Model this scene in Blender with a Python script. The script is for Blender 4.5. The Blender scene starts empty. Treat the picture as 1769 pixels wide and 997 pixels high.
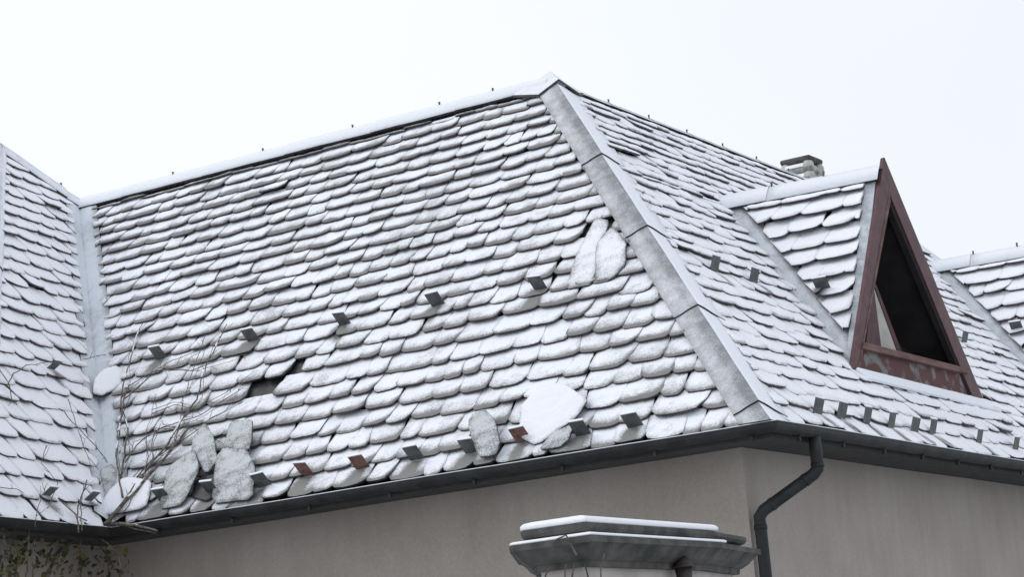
import bpy, math, random
from mathutils import Vector, Matrix, noise

# ------------------------------------------------------------------ camera, world, sun, exposure
SC = bpy.context.scene
F, PITCH, ROLL, YAW, CX, CY, W, H = 3919.492376, 0.195770, -0.088419, 0.542291, 7.885991, -17.154909, 4.175137, 4.747937
H0 = 4.0                                    # height of the gutter lip above the ground
PW, PH = 1769.0, 997.0
fw = Vector((-math.sin(YAW)*math.cos(PITCH), math.cos(YAW)*math.cos(PITCH), math.sin(PITCH)))
r0 = Vector((math.cos(YAW), math.sin(YAW), 0)); u0 = r0.cross(fw)
RT = r0*math.cos(ROLL) + u0*math.sin(ROLL)
UP = -r0*math.sin(ROLL) + u0*math.cos(ROLL)
EYE = Vector((CX, CY, H0-2.4))
cd = bpy.data.cameras.new('camera'); cam = bpy.data.objects.new('camera', cd)
SC.collection.objects.link(cam); SC.camera = cam
cd.sensor_width = 36.0; cd.lens = F/PW*36.0; cd.clip_end = 3000
cam.matrix_world = Matrix(((RT.x, UP.x, -fw.x, EYE.x), (RT.y, UP.y, -fw.y, EYE.y), (RT.z, UP.z, -fw.z, EYE.z), (0, 0, 0, 1)))

SUN_EL, SUN_AZ = 48.0, 250.0               # soft light through the cloud, from the upper left
wd = bpy.data.worlds.new('World'); SC.world = wd; wd.use_nodes = True
nt = wd.node_tree; nt.nodes.clear()
wo = nt.nodes.new('ShaderNodeOutputWorld'); bg = nt.nodes.new('ShaderNodeBackground')
sky = nt.nodes.new('ShaderNodeTexSky'); sky.sky_type = 'NISHITA'; sky.sun_disc = False
sky.sun_elevation = math.radians(SUN_EL); sky.sun_rotation = math.radians(SUN_AZ)
tc = nt.nodes.new('ShaderNodeTexCoord')
ns = nt.nodes.new('ShaderNodeTexNoise'); ns.inputs['Scale'].default_value = 1.6; ns.inputs['Detail'].default_value = 4
rp = nt.nodes.new('ShaderNodeValToRGB')
rp.color_ramp.elements[0].position = 0.35; rp.color_ramp.elements[0].color = (0.90*10, 0.95*10, 1.03*10, 1)
rp.color_ramp.elements[1].position = 0.65; rp.color_ramp.elements[1].color = (1.03*10, 1.05*10, 1.07*10, 1)
mx = nt.nodes.new('ShaderNodeMixRGB'); mx.inputs[0].default_value = 0.93   # thick even cloud over the clear sky
nt.links.new(tc.outputs['Generated'], ns.inputs['Vector']); sx = nt.nodes.new('ShaderNodeSeparateXYZ'); nt.links.new(tc.outputs['Generated'], sx.inputs[0])
gr = nt.nodes.new('ShaderNodeMapRange'); gr.inputs[1].default_value = -0.30; gr.inputs[2].default_value = -0.62; nt.links.new(sx.outputs[0], gr.inputs[0])
ad = nt.nodes.new('ShaderNodeMath'); ad.operation = 'MULTIPLY_ADD'; nt.links.new(gr.outputs[0], ad.inputs[0]); ad.inputs[1].default_value = 0.30
sb = nt.nodes.new('ShaderNodeMath'); sb.operation = 'SUBTRACT'; nt.links.new(ns.outputs['Fac'], sb.inputs[0]); sb.inputs[1].default_value = 0.12
nt.links.new(sb.outputs[0], ad.inputs[2]); nt.links.new(ad.outputs[0], rp.inputs[0])
nt.links.new(sky.outputs[0], mx.inputs[1]); nt.links.new(rp.outputs[0], mx.inputs[2])
nt.links.new(mx.outputs[0], bg.inputs[0]); bg.inputs[1].default_value = 0.1
nt.links.new(bg.outputs[0], wo.inputs[0])
sl = bpy.data.lights.new('sun', 'SUN'); sl.energy = 0.9; sl.angle = math.radians(25); sl.color = (1, 0.97, 0.93)
so = bpy.data.objects.new('sun', sl); SC.collection.objects.link(so)
az = math.radians(SUN_AZ); el = math.radians(SUN_EL)
sd = Vector((math.sin(az)*math.cos(el), math.cos(az)*math.cos(el), math.sin(el)))
so.rotation_euler = sd.to_track_quat('Z', 'Y').to_euler()
SC.view_settings.view_transform = 'Standard'; SC.view_settings.look = 'None'
SC.view_settings.exposure = 0.0; SC.view_settings.gamma = 1
SC.render.engine = 'CYCLES'; SC.cycles.max_bounces = 5; SC.cycles.diffuse_bounces = 4

random.seed(7)
R = random.random
def U(a, b): return a + (b-a)*R()

# ------------------------------------------------------------------ materials
def new_mat(name, rough=0.8, metal=0.0):
    m = bpy.data.materials.new(name); m.use_nodes = True
    b = m.node_tree.nodes['Principled BSDF']; b.inputs['Roughness'].default_value = rough; b.inputs['Metallic'].default_value = metal
    return m, m.node_tree, b
def N(t, k, **kw):
    n = t.nodes.new(k)
    for a, v in kw.items():
        if a in n.inputs: n.inputs[a].default_value = v
        else: setattr(n, a, v)
    return n
def mixed(name, ca, cb, scale, lo=0.4, hi=0.6, rough=0.8, metal=0.0, bump=0.0, bscale=60.0, detail=6, stretch=None):
    m, t, b = new_mat(name, rough, metal)
    co = N(t, 'ShaderNodeTexCoord'); src = co.outputs['Object']
    if stretch:
        mp = N(t, 'ShaderNodeMapping'); mp.inputs['Scale'].default_value = stretch
        t.links.new(src, mp.inputs[0]); src = mp.outputs[0]
    n = N(t, 'ShaderNodeTexNoise', Scale=scale, Detail=detail)
    t.links.new(src, n.inputs['Vector'])
    r = N(t, 'ShaderNodeValToRGB'); r.color_ramp.elements[0].position = lo; r.color_ramp.elements[1].position = hi
    r.color_ramp.elements[0].color = (*ca, 1); r.color_ramp.elements[1].color = (*cb, 1)
    t.links.new(n.outputs['Fac'], r.inputs[0]); t.links.new(r.outputs[0], b.inputs['Base Color'])
    if bump:
        n2 = N(t, 'ShaderNodeTexNoise', Scale=bscale, Detail=5)
        t.links.new(co.outputs['Object'], n2.inputs['Vector'])
        bp = N(t, 'ShaderNodeBump', Strength=bump, Distance=0.01)
        t.links.new(n2.outputs['Fac'], bp.inputs['Height']); t.links.new(bp.outputs[0], b.inputs['Normal'])
    return m
def snow_mat(name, under, amount, edge, white=(0.83, 0.85, 0.89), soft=.6):
    """snow whose cover thins out: 'thin' (per vertex, 0..1) plus fine noise lets the slate grit show"""
    m, t, b = new_mat(name, 0.85)
    co = N(t, 'ShaderNodeTexCoord')
    fine = N(t, 'ShaderNodeTexNoise', Scale=62.0, Detail=4, Roughness=0.7)
    mid = N(t, 'ShaderNodeTexNoise', Scale=9.0, Detail=5)
    big = N(t, 'ShaderNodeTexNoise', Scale=1.3, Detail=3)
    for n in (fine, mid, big): t.links.new(co.outputs['Object'], n.inputs['Vector'])
    at = N(t, 'ShaderNodeAttribute', attribute_name='thin')
    a1 = N(t, 'ShaderNodeMath', operation='MULTIPLY'); t.links.new(at.outputs['Fac'], a1.inputs[0]); a1.inputs[1].default_value = edge
    def madd(src, k, prev):
        q = N(t, 'ShaderNodeMath', operation='MULTIPLY_ADD'); t.links.new(src, q.inputs[0]); q.inputs[1].default_value = k; t.links.new(prev, q.inputs[2]); return q.outputs[0]
    s = madd(fine.outputs['Fac'], 1.1, a1.outputs[0]); s = madd(mid.outputs['Fac'], 0.75, s); s = madd(big.outputs['Fac'], 0.5, s)
    mr = N(t, 'ShaderNodeMapRange'); mr.inputs[1].default_value = 1.75-soft*.5-amount; mr.inputs[2].default_value = 1.75+soft*.5-amount
    t.links.new(s, mr.inputs[0])
    mixn = N(t, 'ShaderNodeMixRGB'); mixn.inputs[1].default_value = (*white, 1); mixn.inputs[2].default_value = (*under, 1)
    t.links.new(mr.outputs[0], mixn.inputs[0]); t.links.new(mixn.outputs[0], b.inputs['Base Color'])
    bp = N(t, 'ShaderNodeBump', Strength=0.5, Distance=0.006); t.links.new(fine.outputs['Fac'], bp.inputs['Height'])
    bp2 = N(t, 'ShaderNodeBump', Strength=0.45, Distance=0.03); t.links.new(mid.outputs['Fac'], bp2.inputs['Height'])
    t.links.new(bp.outputs[0], bp2.inputs['Normal']); t.links.new(bp2.outputs[0], b.inputs['Normal'])
    return m
GRIT = (0.23, 0.228, 0.225)
M = {}
M['snow_a'] = snow_mat('gritty_snow', GRIT, 0.24, 0.85, (0.86, 0.885, 0.94), soft=.55)
M['snow_b'] = snow_mat('clean_snow', GRIT, -0.03, 0.7, (0.88, 0.895, 0.94))
M['slate'] = mixed('wet_slate', (0.018, 0.019, 0.022), (0.045, 0.045, 0.048), 12, rough=0.6, bump=0.3)
M['bare_slate'] = snow_mat('frosted_slate', (0.17, 0.18, 0.18), 0.46, 0.3, (0.58, 0.61, 0.63), soft=.3)
M['flash'] = snow_mat('frosted_sheet_metal', (0.24, 0.245, 0.262), 0.30, 0.6, (0.70, 0.72, 0.77), soft=.8)
M['flash_white'] = snow_mat('snowed_sheet_metal', (0.45, 0.46, 0.49), -0.05, 0.35, (0.84, 0.86, 0.92))
M['valley'] = snow_mat('valley_frost', (0.34, 0.36, 0.39), 0.22, 0.7, (0.70, 0.74, 0.79))
M['ridge'] = snow_mat('ridge_frost', (0.42, 0.44, 0.48), 0.0, 0.5, (0.80, 0.83, 0.88))
M['gutter'] = mixed('grey_gutter_metal', (0.013, 0.015, 0.017), (0.028, 0.031, 0.034), 5, rough=0.6, metal=0.2, bump=.2, bscale=9)
M['soffit'] = mixed('dark_eaves_board', (0.035, 0.037, 0.038), (0.05, 0.05, 0.05), 5, rough=0.8)
M['guard'] = mixed('grey_galvanised_plate', (0.075, 0.082, 0.085), (0.12, 0.125, 0.13), 14, rough=0.55, metal=0.2)
M['guard_rust'] = mixed('rusty_plate', (0.13, 0.06, 0.05), (0.20, 0.11, 0.095), 16, rough=0.8)
M['plaster'] = mixed('warm_grey_plaster', (0.345, 0.305, 0.275), (0.415, 0.375, 0.34), 1.1, 0.3, 0.7, rough=0.9, bump=0.25, bscale=120)
def add_stains(m):
    t = m.node_tree; b = t.nodes['Principled BSDF']; co = N(t, 'ShaderNodeTexCoord'); mp = N(t, 'ShaderNodeMapping'); mp.inputs['Scale'].default_value = (3.0, 3.0, .35)
    n = N(t, 'ShaderNodeTexNoise', Scale=1.4, Detail=8, Roughness=.65); n2 = N(t, 'ShaderNodeTexNoise', Scale=45.0, Detail=3)
    t.links.new(co.outputs['Object'], mp.inputs[0]); t.links.new(mp.outputs[0], n.inputs['Vector']); t.links.new(co.outputs['Object'], n2.inputs['Vector'])
    r = N(t, 'ShaderNodeMapRange'); r.inputs[1].default_value = .3; r.inputs[2].default_value = .72; r.inputs[3].default_value = 1.03; r.inputs[4].default_value = .90; t.links.new(n.outputs['Fac'], r.inputs[0])
    r2 = N(t, 'ShaderNodeMapRange'); r2.inputs[1].default_value = .3; r2.inputs[2].default_value = .7; r2.inputs[3].default_value = .93; r2.inputs[4].default_value = 1.07; t.links.new(n2.outputs['Fac'], r2.inputs[0])
    mu = N(t, 'ShaderNodeMath', operation='MULTIPLY'); t.links.new(r.outputs[0], mu.inputs[0]); t.links.new(r2.outputs[0], mu.inputs[1])
    old = b.inputs['Base Color'].links[0].from_socket; vm = N(t, 'ShaderNodeVectorMath', operation='SCALE'); t.links.new(old, vm.inputs[0]); t.links.new(mu.outputs[0], vm.inputs['Scale']); t.links.new(vm.outputs[0], b.inputs['Base Color'])
add_stains(M['plaster'])
M['pier'] = mixed('weathered_plaster', (0.38, 0.35, 0.33), (0.50, 0.465, 0.44), 5, 0.35, 0.65, rough=0.9, bump=0.3, bscale=70)
M['stone'] = mixed('mossy_dark_stone', (0.034, 0.038, 0.037), (0.12, 0.115, 0.11), 9, 0.35, 0.7, rough=0.85, bump=0.6, bscale=60)
M['chimney'] = mixed('chimney_stone', (0.12, 0.135, 0.13), (0.46, 0.44, 0.41), 5, 0.4, 0.6, rough=0.9, bump=0.5, bscale=30)
M['red'] = mixed('weathered_red_paint', (0.060, 0.022, 0.026), (0.095, 0.035, 0.039), 7, rough=0.6, bump=0.15)
M['peel'] = mixed('peeling_red_paint', (0.085, 0.028, 0.030), (0.17, 0.17, 0.16), 5.5, 0.52, 0.62, rough=0.75, bump=0.3, bscale=30)
M['redwood'] = mixed('worn_red_timber', (0.10, 0.045, 0.040), (0.17, 0.10, 0.09), 9, rough=0.8, bump=0.3, stretch=(1, 0.2, 1))
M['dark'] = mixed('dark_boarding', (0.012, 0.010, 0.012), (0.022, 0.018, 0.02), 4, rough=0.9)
M['pale'] = mixed('pale_grey', (0.40, 0.39, 0.37), (0.5, 0.49, 0.46), 4, rough=0.8)
M['twig'] = mixed('bare_twig_bark', (0.07, 0.058, 0.05), (0.19, 0.165, 0.145), 25, rough=0.9)
M['leaf'] = mixed('yellowing_leaf', (0.016, 0.022, 0.012), (0.10, 0.088, 0.025), 3, rough=0.7)
M['dead_leaf'] = mixed('dry_leaf', (0.22, 0.09, 0.04), (0.3, 0.15, 0.08), 20, rough=0.8)
M['iron'] = mixed('dark_iron', (0.018, 0.016, 0.017), (0.045, 0.032, 0.03), 20, rough=0.6)
M['ground'] = snow_mat('snowy_ground', (0.12, 0.10, 0.07), 0.05, 0.0, (0.45, 0.46, 0.47))

# ------------------------------------------------------------------ object helpers
def tag(o, label=None, cat=None, group=None, kind=None):
    if label: o['label'] = label
    if cat: o['category'] = cat
    if group: o['group'] = group
    if kind: o['kind'] = kind
    return o
def empty(name, loc=(0, 0, 0)):
    o = bpy.data.objects.new(name, None); SC.collection.objects.link(o); o.location = loc; return o
class MB:
    def __init__(s): s.v = []; s.f = []; s.m = []; s.sm = []; s.thin = []
    def vert(s, p, thin=0.0): s.v.append(tuple(p)); s.thin.append(thin); return len(s.v)-1
    def face(s, idx, mi=0, smooth=False): s.f.append(tuple(idx)); s.m.append(mi); s.sm.append(smooth)
    def poly(s, pts, mi=0, thin=0.0):
        s.face([s.vert(p, thin) for p in pts], mi)
    def prism(s, pts, d, mi=0, thin=0.0):
        """pts: planar outline, d: thickness vector (from the given face backwards)"""
        d = Vector(d); a = [s.vert(p, thin) for p in pts]; b = [s.vert(Vector(p)+d, thin) for p in pts]; n = len(pts)
        s.face(a, mi); s.face(b[::-1], mi)
        for i in range(n): s.face((a[i], b[i], b[(i+1) % n], a[(i+1) % n]), mi)
    def box(s, o, ax, ay, az, mi=0, thin=0.0):
        o, ax, ay, az = map(Vector, (o, ax, ay, az))
        s.prism([o, o+ax, o+ax+ay, o+ay], az, mi, thin)
    def tube(s, pts, rad, n=8, mi=0, cap=True):
        pts = [Vector(p) for p in pts]; rings = []
        ref = None
        for i, p in enumerate(pts):
            d = (pts[min(i+1, len(pts)-1)] - pts[max(i-1, 0)]).normalized()
            if ref is None: ref = d.orthogonal().normalized()
            ref = (ref - d*ref.dot(d))
            ref = ref.normalized() if ref.length > 1e-6 else d.orthogonal().normalized()
            q = d.cross(ref); rr = rad[i] if isinstance(rad, (list, tuple)) else rad
            rings.append([s.vert(p + (ref*math.cos(a)+q*math.sin(a))*rr) for a in [2*math.pi*k/n for k in range(n)]])
        for a, b in zip(rings, rings[1:]):
            for k in range(n): s.face((a[k], a[(k+1) % n], b[(k+1) % n], b[k]), mi, True)
        if cap: s.face(rings[0][::-1], mi); s.face(rings[-1], mi)
    def build(s, name, mats, parent=None, bevel=0.0, recalc=True):
        me = bpy.data.meshes.new(name); me.from_pydata(s.v, [], s.f)
        for m in (mats if isinstance(mats, (list, tuple)) else [mats]): me.materials.append(m)
        me.polygons.foreach_set('material_index', s.m); me.polygons.foreach_set('use_smooth', s.sm)
        at = me.attributes.new('thin', 'FLOAT', 'POINT'); at.data.foreach_set('value', s.thin)
        me.update()
        if recalc:
            import bmesh
            b = bmesh.new(); b.from_mesh(me); bmesh.ops.recalc_face_normals(b, faces=b.faces); b.to_mesh(me); b.free()
        o = bpy.data.objects.new(name, me); SC.collection.objects.link(o)
        if parent: o.parent = parent
        if bevel:
            bv = o.modifiers.new('bevel', 'BEVEL'); bv.width = bevel; bv.segments = 2; bv.limit_method = 'ANGLE'
        return o
def V(*a): return Vector(a)
def ray(px): return fw + RT*((px[0]-884.5)/F) - UP*((px[1]-498.5)/F)
def hit(px, p0, n):
    v = ray(px); return EYE + v*((p0-EYE).dot(n)/v.dot(n))
def smooth(x): x = max(0, min(1, x)); return x*x*(3-2*x)

class Face:
    """a roof plane: origin o at the eave, s along the eave (to the right seen from outside), t up the slope"""
    def __init__(s, o, es, et):
        s.o = Vector(o); s.es = Vector(es).normalized(); et = Vector(et); et = et - s.es*et.dot(s.es); s.et = et.normalized(); s.n = s.es.cross(s.et).normalized()
    def P(s, a, t, z=0.0): return s.o + s.es*a + s.et*t + s.n*z
    def st(s, p): d = Vector(p)-s.o; return d.dot(s.es), d.dot(s.et)
    def px(s, px, z=0.0):
        q = hit(px, s.o + s.n*z, s.n); return s.st(q)
    def at(s, px, z=0.0): return hit(px, s.o + s.n*z, s.n)

# ------------------------------------------------------------------ geometry of the roofs
G = 0.10; ZE = H0 + 0.02; OV = 0.68
PEAK = V(-W, W, H0+H); CORN = V(-G, G, ZE)
FA = Face(CORN, (1, 0, 0), PEAK-V(-W, G, ZE))
FB = Face(CORN, (0, 1, 0), PEAK-V(-G, W, ZE))
VT = FA.at((137, 366)); VB = FA.at((191, 903)); 
# carry the valley line to the eave and the ridge of slope A
vd = VT-VB; VB = VB - vd*((VB.z-ZE)/vd.z); VT = VB + vd*((H0+H-ZE)/vd.z)
CA = math.radians(10.0); CD = V(math.sin(CA), -math.cos(CA), 0)      # eave of the left wing runs this way, towards us
FC = Face(VB, -CD, VT-VB)
E0 = hit((11, 885), V(0, 0, ZE), V(0, 0, 1)); E0 = VB + CD*((E0-VB).dot(CD))
TOP = FC.at((-4, 257))
YE = 12.3                                                           # end of ridge B
HB = V(-G, YE+W-G, ZE)
D1L, D1R, DA = V(-.79, 3.63, H0+.90), V(-.79, 7.29, H0+.90), V(-.85, 5.38, H0+3.40)
D1L = FB.at((1473, 638)); D1R = FB.at((1700, 691)); D1R.x = D1L.x; D1R.z = D1L.z
DR = FB.at((1250, 357)); DA = hit((1506, 308), V(0, 0, DR.z), V(0, 0, 1)); DAP = hit((1528, 271), V(DA.x+.11, 0, 0), V(1, 0, 0))

# ------------------------------------------------------------------ slates
VS = (0, .045, .12, .24, .42, .7, 1.0, 1.28)
def line_at(a, b):
    """s as a function of t along the straight line a-b given in (s,t)"""
    def f(t):
        k = (t-a[1])/(b[1]-a[1]) if abs(b[1]-a[1]) > 1e-6 else 0
        return a[0] + (b[0]-a[0])*k
    return f
def lay_slates(mb, fc, left, right, t0, t1, exp=0.235, wid=(.22, .46), mirror=False, skew=0.33, snow=1.0, dirt=1.0, skip=(), lift=0.0, holes=(), melt_shade=(), full=6.4, hs=(.046, .074), fade=.5, th_=.021, rnd=1.0):
    nu = 9
    k = 0; t = t0
    seed = U(0, 100)
    while t < t1 - 0.03:
        e = exp*U(.95, 1.05)*(1.20-.36*min(1, t/full))
        sl_ = min(left(t), left(min(t+e, t1))) - 0.4; sr_ = max(right(t), right(min(t+e, t1))) + 0.1
        s = sl_ + U(0, .3)
        while s < sr_:
            w = U(*wid)*(U(1.1, 1.35) if R() < .12 else 1.0)
            if R() < .1: w *= .7
            s0 = s; s += w
            dt = .028*noise.noise(V(s0*.55, t*2.0, seed)) + U(-.016, .016)*(.4 if R() < .6 else 1.2)
            if R() < .08: dt += U(-.045, .025)
            hgt = U(*hs) + lift; roll = U(-.004, .012); T = snow*U(.6, 1.25)*.019
            rr = U(.2, .5) if R() < .6 else U(.05, .18); rw = U(.14, .34)
            rl = U(.08, .36)*rnd; gap = U(-.004, .008); cvx = U(.0, .07)*rnd
            dd = dirt*U(.25, 1.15); sk = skew+U(-.18, .18); tiltb = U(-.03, .03)
            if R() < .03: hgt += .025; T *= .6
            tm = t + e*.5
            if s0 + w*.5 + sk*e*.5 < left(tm) - w*.4 or s0 + w*.3 > right(tm) + .25: continue
            hole = False
            for (hs_, ht, hr) in holes:
                if abs(s0+w*.5-hs_) < hr and abs(t+e*.3-ht) < e*.5: hole = True
            if hole: continue
            ln = e if t + e < t1 else max(.04, t1-t)
            top, sb, st_, bt = [], [], [], []
            ww = w + .03 - gap
            rows = []
            for j, v in enumerate(VS):
                row = []
                for i in range(nu):
                    u = i/(nu-1.0)
                    uu = u if not mirror else 1-u
                    b = rr*max(0, (uu-1+rw)/rw)**2.2 + rl*max(0, (.2-uu)/.2)**1.8 - cvx*math.sin(math.pi*uu)
                    b = min(b, .85)
                    tt = b + (1.28-b)*(v/1.28)
                    a = s0 + ww*u + (sk if not mirror else -sk)*tt*e
                    a += .008*noise.noise(V(a*9, tt*5+t, seed+3)) 
                    tp = t + dt + tt*ln + tiltb*(u-.5)*w
                    tp += .007*noise.noise(V(a*11, seed, t))
                    # edges of this slope
                    tc_ = max(min(tp, t1), t0-.05)
                    outl = a < left(tc_); outr = a > right(tc_)
                    a = max(a, left(tc_)); a = min(a, right(tc_))
                    z = hgt*(1-.74*tt) if tt < 1 else hgt*.26*(1-(tt-1)*.8)
                    z += roll*uu
                    dx_b = (tt-b)*ln
                    dx_r = (1-uu)*w; dx_l = uu*w
                    row.append((a, tc_, z, dx_b, dx_r, dx_l, tt))
                rows.append(row)
            if max(r[0] for r in rows[2])-min(r[0] for r in rows[2]) < .05: continue
            for j, row in enumerate(rows):
                for i, (a, tp, z, db, dr, dl, tt) in enumerate(row):
                    eb = min(1, db/.05); er = min(1, dr/.03); el_ = min(1, .45+dl/.04)
                    pr_ = (1-(1-eb)**2)**.5 * (1-(1-er)**2*.8)**.5 * el_
                    hh = T*(.24 + .76*pr_)*(1+.7*noise.noise(V(a*6, tp*8, seed+9))) + .0035*noise.noise(V(a*26, tp*26, seed))
                    hh *= 1-fade*smooth((tt-.9)/.15)
                    hh = max(hh, .002)
                    th = dd*(max(0, 1-db/(e*.55))**1.2*.95 + .25*max(0, 1-dr/.04) + .7*max(0, 1-db/.035)) + .22*dirt*noise.noise(V(a*3, tp*3, seed+20))
                    for (ms_, mt_) in melt_shade:  # melt streak and plate shadow below each guard, painted as thin grey snow
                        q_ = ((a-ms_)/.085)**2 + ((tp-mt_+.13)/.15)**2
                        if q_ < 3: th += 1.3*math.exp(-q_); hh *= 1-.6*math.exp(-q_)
                    top.append(mb.vert(fc.P(a, tp, z+hh), max(0, th)))
            nj = len(VS)
            for j in range(nj-1):
                for i in range(nu-1):
                    q = j*nu+i
                    mb.face([top[q], top[q+1], top[q+nu+1], top[q+nu]], 0, True)
            # the slate's own edge: bottom, left and right
            ring = [(j, 0) for j in range(nj-1, 0, -1)] + [(0, i) for i in range(nu)] + [(j, nu-1) for j in range(1, nj)]
            prev = None
            for (j, i) in ring:
                a, tp, z = rows[j][i][:3]
                A = mb.vert(fc.P(a, tp, z), 1.0); B = mb.vert(fc.P(a, tp, z-th_), 1.0); Tt = top[j*nu+i]
                if prev:
                    mb.face([prev[0], Tt, A, prev[1]], 0, True)
                    mb.face([prev[1], A, B, prev[2]], 1)
                prev = (Tt, A, B)
            # underside
            bl = [[mb.vert(fc.P(*rows[j][i][:2], rows[j][i][2]-th_-.0003), 1.0) for i in (0, 4, nu-1)] for j in (0, 3, nj-1)]
            for j in range(2):
                for i in range(2):
                    mb.face([bl[j][i], bl[j+1][i], bl[j+1][i+1], bl[j][i+1]], 1)
        t += e; k += 1

house = empty('house', (-4, 4, 0))
tag(house, 'old house with steep snow covered slate roofs, warm grey plaster walls and red framed dormer', 'house')
bpy.context.view_layer.update()
def build_h(mb, name, mats, parent=house, **kw):
    """build in world coordinates and parent under the house (or one of its parts)"""
    o = mb.build(name, mats, None, **kw)
    o.parent = parent
    o.matrix_parent_inverse = parent.matrix_world.inverted() if parent is house else Matrix.Translation(-Vector(house.location)) @ Matrix.Identity(4)
    if parent is not house: o.matrix_parent_inverse = Matrix.Identity(4)
    return o

# slope A
HS = 0.24                                                            # half width of the hip cover, across
vA0, vA1 = FA.st(VB), FA.st(VT); pkA = FA.st(PEAK); pkB = FB.st(PEAK)
lenA = pkA[1]
def off(fn, d): return lambda t: fn(t)+d
leftA = off(line_at(vA0, vA1), .24); rightA = off(line_at((0, 0), pkA), -.26)
mb = MB()
mb.poly([FA.P(*vA0, -.012), FA.P(0, 0, -.012), FA.P(*pkA, -.012), FA.P(*vA1, -.012)], 1)
hA = []
for q in ((1035, 398), (1050, 410), (476, 666), (500, 660)):
    s_, t_ = FA.px(q); hA.append((s_, t_, .13))
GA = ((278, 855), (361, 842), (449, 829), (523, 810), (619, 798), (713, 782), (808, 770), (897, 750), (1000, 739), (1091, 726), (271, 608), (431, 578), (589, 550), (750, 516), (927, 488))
lay_slates(mb, FA, leftA, rightA, -.02, lenA-.17, holes=hA[:1]+hA[2:], melt_shade=[FA.px(q, .1) for q in GA], skew=-.10, hs=(.038, .066), fade=.6, th_=.020, rnd=1.0, wid=(.20, .44), snow=.85)
slopeA = build_h(mb, 'roof_slope', [M['snow_a'], M['slate']], recalc=False)
slopeA['label'] = 'snow covered slate slope facing the camera'

# slope B, with the dormers' feet left open
leftB = off(line_at((0, 0), pkB), .22)
eB = FB.st(HB); pkBE = FB.st(V(-W, YE, H0+H))
rightB = off(line_at(eB, pkBE), -.18)
mb = MB()
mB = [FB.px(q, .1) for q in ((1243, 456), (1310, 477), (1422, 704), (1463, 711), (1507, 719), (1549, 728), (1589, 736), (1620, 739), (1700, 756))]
mb.poly([FB.P(0, 0, -.012), FB.P(*eB, -.012), FB.P(*pkBE, -.012), FB.P(*pkB, -.012)], 1)
DO = FB.at((1611, 467))-DR; sDO, tDO = FB.st(DR+DO)[0]-FB.st(DR)[0], FB.st(DR+DO)[1]-FB.st(DR)[1]
DSH = 6.75                                                            # from the first dormer to the second
sDL, tDL = FB.st(D1L); sDR, tDR = FB.st(D1R); sD0, tD0 = FB.st(DR)
def spans(t):
    """intervals of slope B at height t outside the dormers"""
    out = []; a = leftB
    if t < tDL-.02 or t > tD0: return None
    return True
lowT, midT = tDL-.06, tD0+.06
lay_slates(mb, FB, leftB, rightB, -.02, lowT, mirror=False, skew=.1, dirt=.5, wid=(.26, .52), melt_shade=mB, exp=.212, hs=(.026, .058), fade=.2)
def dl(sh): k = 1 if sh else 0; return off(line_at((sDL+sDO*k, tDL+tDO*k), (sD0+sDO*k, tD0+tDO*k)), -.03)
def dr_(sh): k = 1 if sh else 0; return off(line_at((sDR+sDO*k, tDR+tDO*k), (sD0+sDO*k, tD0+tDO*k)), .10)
lay_slates(mb, FB, leftB, dl(0), lowT, midT, skew=.1, dirt=.5, wid=(.26, .52), melt_shade=mB, exp=.212, hs=(.026, .058), fade=.2)
lay_slates(mb, FB, dr_(0), dl(DSH), lowT, midT, skew=.1, dirt=.5, wid=(.26, .52), melt_shade=mB, exp=.212, hs=(.026, .058), fade=.2)
lay_slates(mb, FB, dr_(DSH), rightB, lowT, midT, skew=.1, dirt=.5, wid=(.26, .52), melt_shade=mB, exp=.212, hs=(.026, .058), fade=.2)
lay_slates(mb, FB, leftB, rightB, midT, pkB[1]-.16, skew=.1, dirt=.5, wid=(.26, .52), melt_shade=mB, exp=.212, hs=(.026, .058), fade=.2)
slopeB = build_h(mb, 'roof_slope', [M['snow_b'], M['slate']], recalc=False)
slopeB['label'] = 'whiter slate slope on the right with the dormers'

# slope C (left wing) and its hidden neighbours
e0C = FC.st(E0); tpC = FC.st(TOP); vC1 = FC.st(VT)
mb = MB()
mb.poly([FC.P(*e0C, -.012), FC.P(0, 0, -.012), FC.P(*vC1, -.012), FC.P(*tpC, -.012)], 1)
leftC = off(line_at(e0C, tpC), .05)
def rightC(t):
    a = line_at((0, 0), vC1)(t)-.22
    if t > vC1[1]-.12: a = min(a, line_at(vC1, tpC)(t)-.15)
    return a
lay_slates(mb, FC, leftC, rightC, -.02, tpC[1]-.1, mirror=True, skew=.05, dirt=.5, wid=(.26, .5), hs=(.04, .066), fade=.2, melt_shade=[FC.px(q, .1) for q in ((95, 631), (87, 850), (160, 858))])
slopeC = build_h(mb, 'roof_slope', [M['snow_b'], M['slate']], recalc=False)
slopeC['label'] = 'narrow slate slope of the left wing'
W0 = V(TOP.x*2-E0.x, E0.y, ZE)
FD = Face(W0, E0-W0, TOP-V(TOP.x, E0.y, ZE)); mb = MB()
tpD, eD = FD.st(TOP), FD.st(E0)
lay_slates(mb, FD, off(line_at((0, 0), tpD), .1), off(line_at(eD, tpD), -.16), -.02, tpD[1]-.1, skew=.05, dirt=.5, exp=.26, wid=(.28, .5), hs=(.04, .066), fade=.2)
slopeD = build_h(mb, 'roof_slope', [M['snow_b'], M['slate']], recalc=False)
slopeD['label'] = 'front slope of the left wing, just outside the frame'
mb = MB()                                                            # back sides, plain snow on boards
W0 = V(TOP.x*2-E0.x, E0.y, ZE); 
mb.poly([E0, TOP, W0], 0); mb.poly([W0, TOP, V(W0.x, 9, ZE)], 0); mb.poly([TOP, VT, V(VT.x-1, 2*W+1, ZE), V(W0.x, 9, ZE)], 0)
mb.poly([VT, PEAK, V(-2*W+G, 2*W, ZE), V(VT.x-1, 2*W+1, ZE)], 0)
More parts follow.
